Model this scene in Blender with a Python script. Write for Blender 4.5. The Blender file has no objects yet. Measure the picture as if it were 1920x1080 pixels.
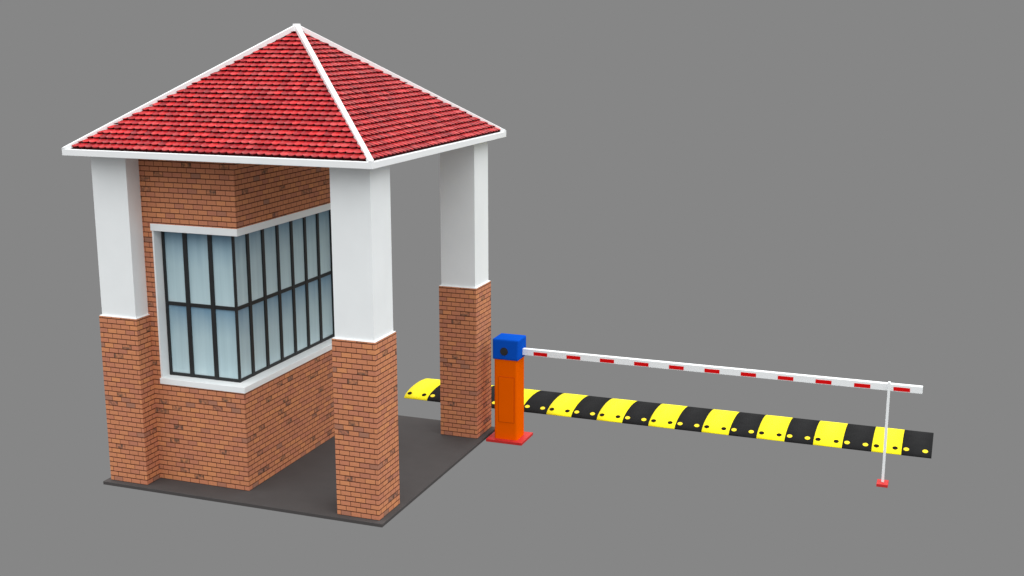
import bpy, bmesh, math, random
from mathutils import Vector, Matrix
random.seed(7)
S = bpy.context.scene
C = S.collection
PI = math.pi

# ------------------------------------------------------------------ node helpers
def mat(name):
    m = bpy.data.materials.new(name); m.use_nodes = True
    nt = m.node_tree
    b = nt.nodes.get('Principled BSDF')
    return m, nt, b

def N(nt, t, **k):
    n = nt.nodes.new(t)
    for a, v in k.items(): setattr(n, a, v)
    return n

def mth(nt, op, a, b=None, c=None, clamp=False):
    n = nt.nodes.new('ShaderNodeMath'); n.operation = op; n.use_clamp = clamp
    for i, v in enumerate((a, b, c)):
        if v is None: continue
        if isinstance(v, (int, float)): n.inputs[i].default_value = v
        else: nt.links.new(v, n.inputs[i])
    return n.outputs[0]

def mixc(nt, f, a, b, mode='MIX'):
    n = nt.nodes.new('ShaderNodeMix'); n.data_type = 'RGBA'; n.blend_type = mode
    for s, v in ((n.inputs[0], f), (n.inputs[6], a), (n.inputs[7], b)):
        if isinstance(v, (int, float)): s.default_value = v
        elif isinstance(v, (tuple, list)): s.default_value = tuple(v) + ((1,) if len(v) == 3 else ())
        else: nt.links.new(v, s)
    return n.outputs[2]

def noise(nt, vec, scale, detail=3, rough=.55):
    n = N(nt, 'ShaderNodeTexNoise'); n.inputs['Scale'].default_value = scale
    n.inputs['Detail'].default_value = detail; n.inputs['Roughness'].default_value = rough
    nt.links.new(vec, n.inputs['Vector'])
    return n.outputs['Fac']

def ramp(nt, f, stops, interp='LINEAR'):
    n = N(nt, 'ShaderNodeValToRGB'); cr = n.color_ramp; cr.interpolation = interp
    while len(cr.elements) < len(stops): cr.elements.new(.5)
    for e, (p, c) in zip(cr.elements, stops): e.position = p; e.color = tuple(c) + (1,)
    nt.links.new(f, n.inputs[0])
    return n.outputs[0]

def bump(nt, bsdf, h, dist, strength=1):
    n = N(nt, 'ShaderNodeBump'); n.inputs['Distance'].default_value = dist; n.inputs['Strength'].default_value = strength
    nt.links.new(h, n.inputs['Height']); nt.links.new(n.outputs[0], bsdf.inputs['Normal'])

def plain(name, col, rough=.5, var=.06, scale=6, spec=.5, dust=None):
    """painted surface: base colour with a slight mottling that belongs to the paint"""
    m, nt, b = mat(name)
    tc = N(nt, 'ShaderNodeTexCoord').outputs['Object']
    f = noise(nt, tc, scale, 5)
    lo = tuple(c * (1 - var) for c in col); hi = tuple(min(1, c * (1 + var)) for c in col)
    c = ramp(nt, f, ((.3, lo), (.7, hi)))
    if dust:
        g = noise(nt, tc, scale * 7, 4)
        c = mixc(nt, mth(nt, 'MULTIPLY', ramp(nt, g, ((.55, (0,) * 3), (.75, (1,) * 3))), dust[1]), c, dust[0])
    nt.links.new(c, b.inputs['Base Color'])
    b.inputs['Roughness'].default_value = rough
    b.inputs['Specular IOR Level'].default_value = spec
    return m

WHITE = plain('white_paint', (.87, .89, .895), .55, .02, 3, .3)
FASCIA = plain('white_eaves_paint', (.87, .88, .885), .5, .015, 4, .3)
FRAME = plain('black_frame_paint', (.016, .017, .018), .5, .1, 20, .35)
SLAB = plain('dark_concrete', (.067, .061, .060), .9, .05, 5, .2, ((.076, .069, .066), .25))
ORANGE = plain('orange_paint', (.86, .120, .0003), .6, .015, 5, 0)
SEAM = plain('orange_door_seam', (.42, .045, .001), .6, .05, 5, .2)
BLUE = plain('blue_paint', (.005, .082, .52), .6, .02, 6, 0)
RED = plain('red_paint', (.54, .032, .030), .5, .05, 10, .1)
STRIPE = plain('red_reflective_stripe', (.70, .001, .002), .5, .02, 9, .15)
KNOB = plain('dark_knob', (.016, .017, .022), .55, .2, 30)
YEL = plain('yellow_rubber', (.97, .84, .012), .6, .02, 5, .1, ((.92, .72, .01), .18))
BLK = plain('black_rubber', (.015, .015, .0155), .9, .12, 8, .06, ((.024, .024, .024), .5))
BOLTY = plain('yellow_bolt_cap', (.85, .66, .012), .5, .05, 30, .2)
BOLTB = plain('black_bolt_cap', (.014, .008, .007), .85, .1, 30, .05)

def brick_mat():
    m, nt, b = mat('red_brick')
    BL, CH = .1008, .0477
    uv = N(nt, 'ShaderNodeUVMap').outputs[0]
    sp = N(nt, 'ShaderNodeSeparateXYZ'); nt.links.new(uv, sp.inputs[0])
    v = mth(nt, 'DIVIDE', sp.outputs[1], CH)
    row = mth(nt, 'FLOOR', v)
    par = mth(nt, 'MULTIPLY', mth(nt, 'MODULO', mth(nt, 'ADD', row, 1000.0), 2.0), .5)
    wn0 = N(nt, 'ShaderNodeTexWhiteNoise', noise_dimensions='1D'); nt.links.new(row, wn0.inputs['W'])
    jit = mth(nt, 'MULTIPLY', mth(nt, 'SUBTRACT', wn0.outputs[0], .5), .07)
    u = mth(nt, 'ADD', mth(nt, 'ADD', mth(nt, 'DIVIDE', sp.outputs[0], BL), par), jit)
    col = mth(nt, 'FLOOR', u)
    fu = mth(nt, 'SUBTRACT', u, col); fv = mth(nt, 'SUBTRACT', v, row)
    du = mth(nt, 'MULTIPLY', mth(nt, 'MINIMUM', fu, mth(nt, 'SUBTRACT', 1.0, fu)), BL)
    dv = mth(nt, 'MULTIPLY', mth(nt, 'MINIMUM', fv, mth(nt, 'SUBTRACT', 1.0, fv)), CH)
    # ragged edges
    wob = mth(nt, 'MULTIPLY', mth(nt, 'SUBTRACT', noise(nt, uv, 90, 3), .5), .0016)
    mu = N(nt, 'ShaderNodeMapRange'); mv = N(nt, 'ShaderNodeMapRange')
    for q, d, a, e in ((mu, du, .0014, .0029), (mv, dv, .0028, .0048)):
        nt.links.new(mth(nt, 'ADD', d, wob), q.inputs[0]); q.inputs[1].default_value = a; q.inputs[2].default_value = e
    face = mth(nt, 'MINIMUM', mu.outputs[0], mv.outputs[0])
    cb = N(nt, 'ShaderNodeCombineXYZ'); nt.links.new(col, cb.inputs[0]); nt.links.new(row, cb.inputs[1])
    wn = N(nt, 'ShaderNodeTexWhiteNoise', noise_dimensions='2D'); nt.links.new(cb.outputs[0], wn.inputs['Vector'])
    base = ramp(nt, wn.outputs[0], ((0, (.56, .215, .112)), (.25, (.63, .250, .118)), (.45, (.58, .225, .125)),
                                    (.64, (.68, .275, .120)), (.85, (.58, .220, .122)), (.97, (.50, .195, .118)), (1, (.36, .18, .12))))
    sc2 = N(nt, 'ShaderNodeMapping'); sc2.inputs['Scale'].default_value = (1, 3.2, 1); nt.links.new(uv, sc2.inputs[0])
    streak = noise(nt, sc2.outputs[0], 70, 5, .65)
    base = mixc(nt, 1.0, base, ramp(nt, streak, ((.3, (.76, .76, .78)), (.7, (1.18, 1.15, 1.12)))), 'MULTIPLY')
    # burnt bricks, dark blotch on some
    wn2 = N(nt, 'ShaderNodeTexWhiteNoise', noise_dimensions='2D')
    ad = N(nt, 'ShaderNodeVectorMath', operation='ADD'); ad.inputs[1].default_value = (37.3, 91.7, 0); nt.links.new(cb.outputs[0], ad.inputs[0]); nt.links.new(ad.outputs[0], wn2.inputs['Vector'])
    burnt = mth(nt, 'GREATER_THAN', wn2.outputs[0], .935)
    blot = ramp(nt, noise(nt, uv, 28, 3), ((.36, (0,) * 3), (.64, (1,) * 3)))
    base = mixc(nt, mth(nt, 'MULTIPLY', mth(nt, 'MULTIPLY', burnt, blot), .9), base, (.10, .068, .052))
    c = mixc(nt, face, (.055, .012, .005), base)
    nt.links.new(c, b.inputs['Base Color'])
    b.inputs['Roughness'].default_value = .85; b.inputs['Specular IOR Level'].default_value = .25
    h = mth(nt, 'ADD', face, mth(nt, 'MULTIPLY', streak, .25))
    bump(nt, b, h, .002, .6)
    return m
BRICK = brick_mat()

def glass_mat():
    """frosted glazing whose colour turns bluer and darker towards the head of each pane"""
    m, nt, b = mat('frosted_glass')
    uv = N(nt, 'ShaderNodeUVMap').outputs[0]
    sp = N(nt, 'ShaderNodeSeparateXYZ'); nt.links.new(uv, sp.inputs[0])
    tc = N(nt, 'ShaderNodeTexCoord').outputs['Object']
    mp = N(nt, 'ShaderNodeMapping'); mp.inputs['Scale'].default_value = (26, 26, .7); nt.links.new(tc, mp.inputs[0])
    st = noise(nt, mp.outputs[0], 1.0, 4, .6)
    mp2 = N(nt, 'ShaderNodeMapping'); mp2.inputs['Scale'].default_value = (5, 5, 1.2); nt.links.new(tc, mp2.inputs[0])
    big = noise(nt, mp2.outputs[0], 1.0, 2)
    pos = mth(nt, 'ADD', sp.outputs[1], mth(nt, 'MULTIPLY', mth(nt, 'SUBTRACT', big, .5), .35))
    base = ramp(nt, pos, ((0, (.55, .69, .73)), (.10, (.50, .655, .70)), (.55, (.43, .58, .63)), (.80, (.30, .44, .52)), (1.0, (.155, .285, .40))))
    base = mixc(nt, 1.0, base, ramp(nt, st, ((.32, (.94, .95, .955)), (.68, (1.06, 1.05, 1.045)))), 'MULTIPLY')
    nt.links.new(base, b.inputs['Base Color'])
    b.inputs['Roughness'].default_value = .32; b.inputs['Specular IOR Level'].default_value = .35
    b.inputs['Coat Weight'].default_value = .25; b.inputs['Coat Roughness'].default_value = .06
    return m
GLASS = glass_mat()

def tile_mat():
    m, nt, b = mat('red_roof_tile')
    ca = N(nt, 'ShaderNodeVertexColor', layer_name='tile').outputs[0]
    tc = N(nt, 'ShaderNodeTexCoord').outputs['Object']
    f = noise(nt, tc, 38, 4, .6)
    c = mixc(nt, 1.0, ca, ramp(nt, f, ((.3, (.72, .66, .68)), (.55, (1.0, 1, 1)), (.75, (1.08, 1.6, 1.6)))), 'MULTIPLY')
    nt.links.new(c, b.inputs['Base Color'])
    b.inputs['Roughness'].default_value = .45; b.inputs['Specular IOR Level'].default_value = .14
    bump(nt, b, f, .002, .4)
    return m
TILE = tile_mat()
TEDGE = plain('tile_butt_edge', (.06, .002, .003), .8, .2, 30, .1)  # lip coloured near black to paint in the shadow band between tile rows
DECK = plain('roof_underlay', (.03, .002, .002), .9, .2, 20, .1)

# ------------------------------------------------------------------ mesh helpers
def bx(bm, x0, x1, y0, y1, z0, z1, bev=0, seg=2):
    """axis box added to bm; bevelled when asked"""
    t = bmesh.new() if bev else bm
    vs = [t.verts.new((x, y, z)) for z in (z0, z1) for y in (y0, y1) for x in (x0, x1)]
    for f in ((0, 2, 3, 1), (4, 5, 7, 6), (0, 1, 5, 4), (2, 6, 7, 3), (0, 4, 6, 2), (1, 3, 7, 5)):
        t.faces.new([vs[i] for i in f])
    if bev:
        bmesh.ops.bevel(t, geom=t.edges[:], offset=bev, segments=seg, profile=.7, affect='EDGES')
        me = bpy.data.meshes.new('tmp'); t.to_mesh(me); bm.from_mesh(me); bpy.data.meshes.remove(me); t.free()

def cyl(bm, c, r, h, axis='Z', n=24, bev=0):
    """cylinder starting at c and running h along the axis"""
    a = {'X': Vector((1, 0, 0)), 'Y': Vector((0, 1, 0)), 'Z': Vector((0, 0, 1))}[axis] if isinstance(axis, str) else axis.normalized()
    u = a.orthogonal().normalized(); w = a.cross(u); c = Vector(c)
    prof = [(0, 0, r), (0, h - bev, r)] if bev else [(0, 0, r), (0, h, r)]
    rings = [(0, r), (h - bev, r)] + ([(h, r - bev)] if bev else []) if bev else [(0, r), (h, r)]
    R = [[bm.verts.new(c + a * t + (u * math.cos(2 * PI * i / n) + w * math.sin(2 * PI * i / n)) * rr) for i in range(n)] for t, rr in rings]
    for k in range(len(R) - 1):
        for i in range(n): bm.faces.new((R[k][i], R[k][(i + 1) % n], R[k + 1][(i + 1) % n], R[k + 1][i]))
    bm.faces.new(R[0][::-1]); bm.faces.new(R[-1])

def uvbrick(bm, xr, yr, fx=0, fy=0):
    L = bm.loops.layers.uv.new('UVMap')
    for f in bm.faces:
        n = f.normal
        for l in f.loops:
            p = l.vert.co
            if abs(n.x) > .7: l[L].uv = (p.y - yr + fy, p.z)
            elif abs(n.y) > .7: l[L].uv = (p.x - xr + fx, p.z)
            else: l[L].uv = (p.x - xr, p.y)

def obj(name, bm, m, parent=None, smooth=False):
    bmesh.ops.recalc_face_normals(bm, faces=bm.faces[:])
    me = bpy.data.meshes.new(name); bm.to_mesh(me); bm.free()
    for q in (m if isinstance(m, (list, tuple)) else [m]): me.materials.append(q)
    if smooth:
        for p in me.polygons: p.use_smooth = True
    o = bpy.data.objects.new(name, me); C.objects.link(o)
    if parent: o.parent = parent
    return o

def place(o, loc):
    """put the origin of o (geometry built round loc) at loc"""
    o.data.transform(Matrix.Translation(-Vector(loc)))
    p = o.parent; off = Vector((0, 0, 0))
    while p: off += p.location; p = p.parent
    o.location = Vector(loc) - off
    return o

def thing(name, label, cat, loc):
    o = bpy.data.objects.new(name, None); C.objects.link(o); o.empty_display_size = .2
    o.location = loc; o['label'] = label; o['category'] = cat
    return o

def part(name, bm, m, parent, smooth=False, label=None):
    """part whose geometry is written in world coordinates"""
    o = obj(name, bm, m, parent, smooth)
    off = Vector((0, 0, 0)); p = parent
    while p: off += p.location; p = p.parent
    o.data.transform(Matrix.Translation(-off))
    if label: o['label'] = label
    return o

# ------------------------------------------------------------------ measurements (metres)
W, D, T = 3.0, 2.84, .033            # base slab
XR, YF, WP = -.058, .062, .422       # pillars
HB, HF, INS = 1.638, 3.167, .020
HT = 3.226                           # top of eaves board
XL = -2.952; YB = 2.400
XW, YW, YE = -1.530, .268, 2.57      # room
ZS0, ZS1, ZL0, ZL1 = .965, 1.024, 2.448, 2.516
XJ, YJ, REC = -2.452, 2.27, .117
RL, RR, RF, RB = -3.062, .060, -.143, 2.985

# ------------------------------------------------------------------ guardhouse
house = thing('guardhouse', 'small brick guardhouse with white posts, corner window and red pyramid roof', 'guardhouse', (-1.5, 1.42, 0))
b = bmesh.new(); bx(b, -W, 0.0, 0, D, -T, 0, .003, 1); part('base_slab', b, SLAB, house)

def pillar(x0, y0):
    b = bmesh.new(); bx(b, x0, x0 + WP, y0, y0 + WP, .001, HB)
    b.normal_update(); uvbrick(b, x0 + WP, y0, .8 * .1008, .1 * .1008)
    p = part('pillar', b, BRICK, house)
    b = bmesh.new()
    bx(b, x0 + .003, x0 + WP - .003, y0 + .003, y0 + WP - .003, HB - .002, HB + .007, .002, 1)
    bx(b, x0 + INS, x0 + WP - INS, y0 + INS, y0 + WP - INS, HB, HF + .001)
    part('post_shaft', b, WHITE, p)
for x0, y0 in ((XR - WP, YF), (XL, YF), (XR - WP, YB), (XL, YB)): pillar(x0, y0)

# brick walls of the room
XWL, TW = -2.74, .15
b = bmesh.new()
bx(b, XWL, XW, YW, YW + TW, .001, ZS0); bx(b, XW - TW, XW, YW + TW, YE, .001, ZS0)
bx(b, XWL, XW, YW, YW + TW, ZL1, HF + .001); bx(b, XW - TW, XW, YW + TW, YE, ZL1, HF + .001)
bx(b, XWL, XJ, YW, YW + TW, ZS0, ZL1); bx(b, XW - TW, XW, YJ, YE, ZS0, ZL1)
bx(b, XWL, XWL + TW, YW + TW, YE, .001, HF + .001); bx(b, XWL + TW, XW - TW, YE - TW, YE, .001, HF + .001)
b.normal_update(); uvbrick(b, XW, YW, .5 * .1008, .35 * .1008)
part('wall', b, BRICK, house)

def ell(bm, z0, z1, out, ext, inn, bev=.003):
    """L-shaped band round the window corner, one continuous prism"""
    xo, yo = XW + out, YW - out
    xl, yr = XJ - ext, YJ + ext
    xi, yi = XW - inn, YW + inn
    pts = [(xl, yo), (xo, yo), (xo, yr), (xi, yr), (xi, yi), (xl, yi)]
    t = bmesh.new()
    lo = [t.verts.new((x, y, z0)) for x, y in pts]; hi = [t.verts.new((x, y, z1)) for x, y in pts]
    t.faces.new(lo[::-1]); t.faces.new(hi)
    for i in range(6): t.faces.new((lo[i], lo[(i + 1) % 6], hi[(i + 1) % 6], hi[i]))
    bmesh.ops.bevel(t, geom=t.edges[:], offset=bev, segments=1, affect='EDGES')
    me = bpy.data.meshes.new('tmp'); t.to_mesh(me); bm.from_mesh(me); bpy.data.meshes.remove(me); t.free()
b = bmesh.new(); ell(b, ZS0, ZS1, .006, .010, TW + .01); part('window_sill', b, WHITE, house)
b = bmesh.new(); ell(b, ZL0, ZL1, .006, .010, TW + .01); part('window_lintel', b, WHITE, house)
b = bmesh.new(); bx(b, XJ - .001, XJ + .016, YW + .003, YW + TW, ZS1 - .001, ZL0 + .001); part('window_jamb', b, WHITE, house)
b = bmesh.new(); bx(b, XW - TW, XW - .003, YJ - .016, YJ + .001, ZS1 - .001, ZL0 + .001); part('window_jamb', b, WHITE, house)

# corner window: black frame and panes
gy, gx = YW + REC, XW - REC            # outer frame planes
fx0 = XJ + .016; fy1 = YJ - .016
ed = .028; mw = .043; dp = .03
mxs = [-2.182, -1.908]; mys = [.630 + .2665 * k for k in range(6)]
zb0, zb1 = ZS1, ZS1 + .030; zm0, zm1 = 1.718, 1.752; zt0, zt1 = ZL0 - .02, ZL0
b = bmesh.new()
bx(b, fx0, fx0 + ed, gy, gy + dp, zb0, zt1)
bx(b, gx - .021, gx, gy, gy + .021, zb0, zt1)
bx(b, gx - dp, gx, fy1 - ed, fy1, zb0, zt1)
for x in mxs: bx(b, x - mw / 2, x + mw / 2, gy + .001, gy + dp, zb0, zt1)
for y in mys: bx(b, gx - dp, gx - .001, y - mw / 2, y + mw / 2, zb0, zt1)
for z0, z1 in ((zb0, zb1), (zm0, zm1), (zt0, zt1)):
    bx(b, fx0 + .002, gx - .004, gy + .003, gy + dp - .002, z0, z1)
    bx(b, gx - dp + .002, gx - .003, gy + .004, fy1 - .002, z0, z1)
wf = part('window_frame', b, FRAME, house)

def pane(pts, z0, z1, th, axis):
    b = bmesh.new()
    (a0, a1) = pts
    if axis == 'x': bx(b, a0, a1, gy + .014, gy + .014 + th, z0, z1)
    else: bx(b, gx - .014 - th, gx - .014, a0, a1, z0, z1)
    L = b.loops.layers.uv.new('UVMap')
    for f in b.faces:
        for l in f.loops:
            p = l.vert.co; q = p.x if axis == 'x' else p.y
            l[L].uv = ((q - a0) / (a1 - a0), (p.z - z0) / (z1 - z0))
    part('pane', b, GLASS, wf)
xe = [fx0 + ed / 2] + mxs + [gx - .016]; ye = [gy + .016] + mys + [fy1 - ed / 2]
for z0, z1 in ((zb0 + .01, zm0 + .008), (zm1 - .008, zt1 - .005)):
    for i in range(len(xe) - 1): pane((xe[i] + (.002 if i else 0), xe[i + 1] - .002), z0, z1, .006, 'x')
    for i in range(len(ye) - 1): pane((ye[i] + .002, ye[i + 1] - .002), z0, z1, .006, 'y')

# roof
AX, AY = (RL + RR) / 2, (RF + RB) / 2
HX, HY = (RR - RL) / 2, (RB - RF) / 2
AZ = 4.272
IN = .032
b = bmesh.new()
z0 = HT - .004
base = [b.verts.new(p) for p in ((RL + IN, RF + IN, z0), (RR - IN, RF + IN, z0), (RR - IN, RB - IN, z0), (RL + IN, RB - IN, z0))]
ap = b.verts.new((AX, AY, AZ))
b.faces.new(base[::-1])
for i in range(4): b.faces.new((base[i], base[(i + 1) % 4], ap))
roof = part('roof', b, DECK, house)
b = bmesh.new(); bx(b, RL, RR, RF, RB, HF, HT, .003, 1)
part('eaves_board', b, FASCIA, roof)

def slope(k):
    """one tiled face: rows of rounded tiles, trimmed at the hips"""
    ang = k * PI / 2
    half = HX if k % 2 == 0 else HY; run = (HY if k % 2 == 0 else HX) - IN
    rise = AZ - HT; Tn = math.hypot(run, rise)
    nrow = 27; p = Tn / nrow; ncol = 42; w = 2 * half / ncol
    ex = Vector((1, 0, 0)); ey = Vector((0, run / Tn, rise / Tn)); en = Vector((0, -rise / Tn, run / Tn))
    bm = bmesh.new(); CL = bm.loops.layers.float_color.new('tile')
    na, nb = 6, 3
    for j in range(nrow):
        lim = half * (1 - j / nrow) + w
        for i in range(-1, ncol + 1):
            sc = -half + (i + .5) * w + random.uniform(-.002, .002)
            if abs(sc) > lim: continue
            r = random.random()
            if r < .12: col = (.37, .010, .016)
            elif r < .40: col = (.47, .013, .019)
            elif r < .70: col = (.58, .018, .021)
            elif r < .88: col = (.58, .026, .030)
            else: col = (.57, .046, .048)
            g = random.uniform(.78, 1.20); col = tuple(min(1, c * g * .93) for c in col)
            rim_light = random.uniform(.15, 1.1); tw = random.uniform(-.0012, .0012); dz = random.uniform(-.001, .002)
            grid = []; qa = {}
            for bb in range(nb + 1):
                rowv = []
                for aa in range(na + 1):
                    a = aa / na - .5; q = bb / nb
                    le = p * .40 * abs(2 * a) ** 2.1
                    t = j * p + .004 + le + q * (p * 1.12 - le)
                    n = .002 + dz + (1 - q) * .014 + .0075 * math.cos(PI * a) + tw * a * 2 - .003 * a
                    v = bm.verts.new(ex * (sc + a * w * 1.05) + ey * t + en * n); rowv.append(v); qa[v] = (q, a)
                grid.append(rowv)
            fs = []
            for bb in range(nb):
                for aa in range(na):
                    fs.append(bm.faces.new((grid[bb][aa], grid[bb][aa + 1], grid[bb + 1][aa + 1], grid[bb + 1][aa])))
            for f in fs: f.smooth = True
            low = []
            for v in grid[0]:
                d = v.co - en * (.016)
                low.append(bm.verts.new(d))
            sk = []
            for aa in range(na):
                f = bm.faces.new((low[aa], low[aa + 1], grid[0][aa + 1], grid[0][aa])); f.material_index = 1; sk.append(f)
            for f in fs + sk:
                for l in f.loops:
                    q, a = qa.get(l.vert, (0, 0))
                    k = rim_light * max(0, 1 - q * 2.4) * (.75 - .9 * a)      # highlight painted into the colour, paler towards the lower left rim
                    g = .84 if q > .6 else 1  # upper part painted darker as shade from the row above
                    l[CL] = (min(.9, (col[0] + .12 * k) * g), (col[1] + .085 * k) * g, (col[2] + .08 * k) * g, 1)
    # local: origin at eaves middle, x along eaves; hips run to (0, run) in plan
    for sgn in (-1, 1):
        n = Vector((sgn * run, half - .0, 0)).normalized()
        geom = bm.verts[:] + bm.edges[:] + bm.faces[:]
        bmesh.ops.bisect_plane(bm, geom=geom, plane_co=Vector((0, run - .022, 0)), plane_no=n, clear_outer=True)
    dist = (HY if k % 2 == 0 else HX) - IN
    M = Matrix.Translation((AX, AY, HT)) @ Matrix.Rotation(ang, 4, 'Z') @ Matrix.Translation((0, -dist, 0))
    bm.transform(M)
    me = bpy.data.meshes.new('roof_tiles'); bm.to_mesh(me); bm.free()
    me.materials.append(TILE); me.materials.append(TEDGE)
    o = bpy.data.objects.new('roof_tiles', me); C.objects.link(o); o.parent = roof
    o.data.transform(Matrix.Translation(-Vector(house.location)))
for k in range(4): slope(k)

def hip(cx, cy):
    a = Vector((cx, cy, HT - .014)); e = Vector((AX, AY, AZ + .022))
    d = (e - a); side = Vector((-d.y, d.x, 0)).normalized(); up = d.cross(side).normalized()
    if up.z < 0: up = -up
    hw = .0225; hl, hh = -.012, .033
    bm = bmesh.new()
    # foot of the bar is cut level with the eaves board, head is cut at the apex
    prof = [(-hw, hl), (hw, hl), (hw, hh - .004), (hw - .004, hh), (-hw + .004, hh), (-hw, hh - .004)]
    A = []; E = []
    dn = d.normalized()
    for s, h in prof:
        o = side * s + up * h
        p0 = a + o; t = (HT + .0012 - p0.z) / dn.z
        A.append(bm.verts.new(p0 + dn * t)); E.append(bm.verts.new(e + o))
    bm.faces.new(A[::-1]); bm.faces.new(E)
    for i in range(6): bm.faces.new((A[i], A[(i + 1) % 6], E[(i + 1) % 6], E[i]))
    for co_, no_ in (((RL, 0, 0), (-1, 0, 0)), ((RR, 0, 0), (1, 0, 0)), ((0, RF, 0), (0, -1, 0)), ((0, RB, 0), (0, 1, 0))):
        r = bmesh.ops.bisect_plane(bm, geom=bm.verts[:] + bm.edges[:] + bm.faces[:], plane_co=co_, plane_no=no_, clear_outer=True)
        cut = [g for g in r['geom_cut'] if isinstance(g, bmesh.types.BMEdge)]
        if len(cut) > 2: bmesh.ops.contextual_create(bm, geom=cut)
    part('hip_cap', bm, FASCIA, roof)
for cx, cy in ((RL + .022, RF + .022), (RR - .022, RF + .022), (RR - .022, RB - .022), (RL + .022, RB - .022)): hip(cx, cy)
b = bmesh.new()
bmesh.ops.create_cone(b, cap_ends=True, segments=8, radius1=.052, radius2=.036, depth=.07, matrix=Matrix.Translation((AX, AY, AZ + .026)))
part('ridge_cap', b, FASCIA, roof)

# ------------------------------------------------------------------ barrier
G = -T
gate = thing('barrier_gate', 'orange and blue barrier machine with long white red-striped arm, beside rear pillar', 'barrier gate', (.229, 2.617, G))
b = bmesh.new(); bx(b, .026, .431, 2.441, 2.813, G, G + .029, .002, 1); part('base_plate', b, RED, gate)
cx0, cx1, cy0, cy1 = .099, .3595, 2.500, 2.734
b = bmesh.new()
t = bmesh.new()
vs = [t.verts.new((x, y, z)) for z in (G + .029, .90) for y in (cy0, cy1) for x in (cx0, cx1)]
for f in ((0, 2, 3, 1), (4, 5, 7, 6), (0, 1, 5, 4), (2, 6, 7, 3), (0, 4, 6, 2), (1, 3, 7, 5)): t.faces.new([vs[i] for i in f])
bmesh.ops.bevel(t, geom=[e for e in t.edges if abs(e.verts[0].co.z - e.verts[1].co.z) > .5], offset=.022, segments=4, profile=.5, affect='EDGES')
me = bpy.data.meshes.new('tmp'); t.to_mesh(me); b.from_mesh(me); t.free()
cab = part('cabinet', b, ORANGE, gate)
b = bmesh.new(); dx0, dx1, dz0, dz1 = .150, .328, .186, .688
bx(b, dx0 + .004, dx1 - .004, cy0 - .0065, cy0 + .01, dz0 + .004, dz1 - .004)
nf = len(b.faces)
bx(b, dx0, dx1, cy0 - .003, cy0 + .01, dz0, dz1)          # darker orange seam round the leaf
b.faces.ensure_lookup_table()
for f in b.faces[nf:]: f.material_index = 1
part('door', b, [ORANGE, SEAM], cab)
b = bmesh.new(); bx(b, .0855, .376, 2.487, 2.747, .874, 1.099, .024, 3)
head = part('head_box', b, BLUE, gate)
for p in head.data.polygons: p.use_smooth = False
b = bmesh.new(); cyl(b, (.218, 2.4875, .968), .043, -.004, 'Y', 32); cyl(b, (.218, 2.4845, .968), .034, -.010, 'Y', 32); part('knob', b, KNOB, head)
b = bmesh.new(); bx(b, .352, 4.3915, 2.621, 2.674, .9116, .979, .003, 2)
arm = part('arm', b, WHITE, gate)
for k in range(11):
    x = .500 + .3628 * k
    b = bmesh.new(); bx(b, x, x + .151, 2.6195, 2.6225, .9175, .9555); part('stripe', b, STRIPE, arm)

# ------------------------------------------------------------------ support post
sp = thing('support_post', 'thin white post on a small red foot, holding up the barrier arm end', 'post', (4.088, 2.605, G))
b = bmesh.new(); bx(b, 4.035, 4.141, 2.535, 2.675, G, G + .029, .002, 1); part('foot', b, RED, sp)
b = bmesh.new(); bx(b, 4.0755, 4.1005, 2.597, 2.6235, G + .0285, 1.0043, .002, 1); part('pole', b, WHITE, sp)

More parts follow.
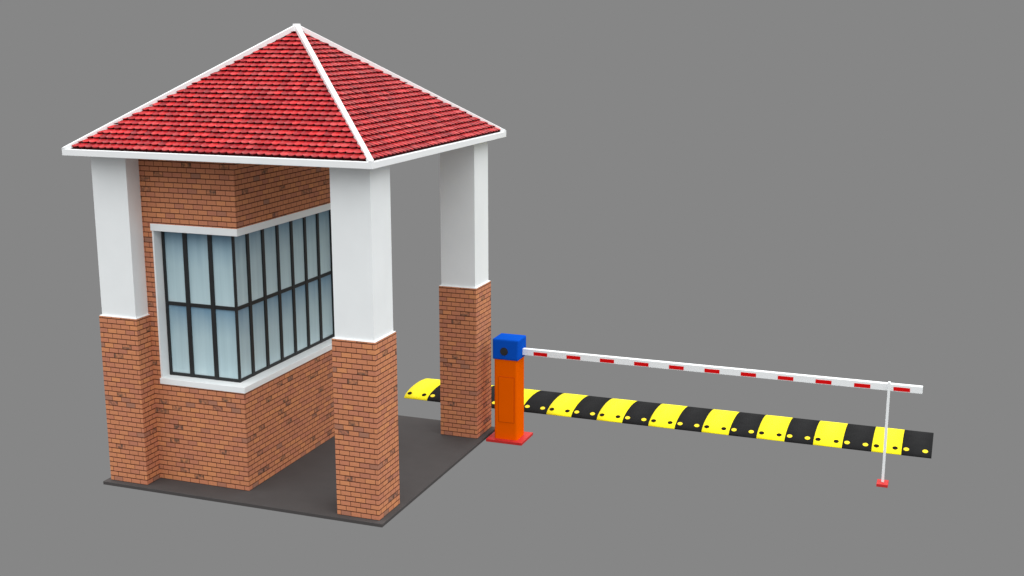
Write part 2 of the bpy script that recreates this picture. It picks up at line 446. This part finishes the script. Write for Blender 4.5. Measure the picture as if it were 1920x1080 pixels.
# ------------------------------------------------------------------ speed bump
UX0, UX1, UYC, UA, UH = -1.451, 4.512, 3.922, .387, .088
bump_o = thing('speed_bump', 'long low yellow and black striped rubber speed bump behind the barrier', 'speed bump', ((UX0 + UX1) / 2, UYC, G))
seg = (UX1 - UX0) / 20
def arch(y):
    s = max(-1, min(1, (y - UYC) / UA)); return G + UH * math.sqrt(max(0, 1 - s * s))
for k in range(20):
    x0 = UX0 + k * seg + (.0012 if k else 0); x1 = UX0 + (k + 1) * seg - .0012
    bm = bmesh.new(); n = 36
    rows = []
    for i in range(n + 1):
        th = PI * i / n
        y = UYC - UA * math.cos(th); z = G + UH * math.sin(th)
        rows.append((bm.verts.new((x0, y, z)), bm.verts.new((x1, y, z))))
    for i in range(n):
        f = bm.faces.new((rows[i][0], rows[i][1], rows[i + 1][1], rows[i + 1][0])); f.smooth = True
    bm.faces.new([r[0] for r in rows]); bm.faces.new([r[1] for r in rows][::-1])
    bm.faces.new((rows[0][0], rows[-1][0], rows[-1][1], rows[0][1]))
    yel = k % 2 == 0
    s = part('segment', bm, YEL if yel else BLK, bump_o, label='yellow rubber segment with dark bolt caps' if yel else 'black rubber segment with yellow bolt caps')
    for bxx in (.045, .232):
        for sg in (-1,):
            y = UYC - .322
            z = arch(y)
            nrm = Vector((0, (y - UYC) / UA ** 2, (z - G) / UH ** 2)).normalized()
            bm = bmesh.new(); cyl(bm, Vector((UX0 + k * seg + bxx, y, z)) - nrm * .006, .0285, .0078, nrm, 24, .002)
            part('bolt', bm, BOLTB if yel else BOLTY, s)

# ------------------------------------------------------------------ camera
cam = bpy.data.cameras.new('camera'); co = bpy.data.objects.new('camera', cam); C.objects.link(co); S.camera = co
cam.sensor_width = 36; cam.lens = 2283.7 * 36 / 1920; cam.clip_end = 500
co.location = (4.5735, -9.0754, 4.3336); co.rotation_euler = (PI / 2 - .2138, 0, .3535)

# ------------------------------------------------------------------ light: plain grey studio surround, bright overhead
w = bpy.data.worlds.new('World'); S.world = w; w.use_nodes = True
nt = w.node_tree; bg = nt.nodes['Background']
tc = N(nt, 'ShaderNodeTexCoord').outputs['Generated']
sx = N(nt, 'ShaderNodeSeparateXYZ'); nt.links.new(tc, sx.inputs[0])
GR = .2385
c = ramp(nt, sx.outputs[2], ((.07, (GR,) * 3), (.22, (.93, .96, .97)), (.58, (1.95, 1.99, 2.01)), (1.0, (2.2, 2.2, 2.2))))
nt.links.new(c, bg.inputs[0]); bg.inputs[1].default_value = 1
sun = bpy.data.lights.new('studio_light', 'SUN'); sun.energy = .5; sun.angle = math.radians(50); sun.color = (1, .985, .96)
so = bpy.data.objects.new('studio_light', sun); C.objects.link(so)
so.rotation_euler = Vector((.62, -.15, 1.0)).to_track_quat('Z', 'Y').to_euler()

S.view_settings.view_transform = 'Standard'; S.view_settings.look = 'None'
S.view_settings.exposure = 0; S.view_settings.gamma = 1; S.view_settings.use_curve_mapping = False
S.cycles.max_bounces = 8; S.cycles.diffuse_bounces = 4
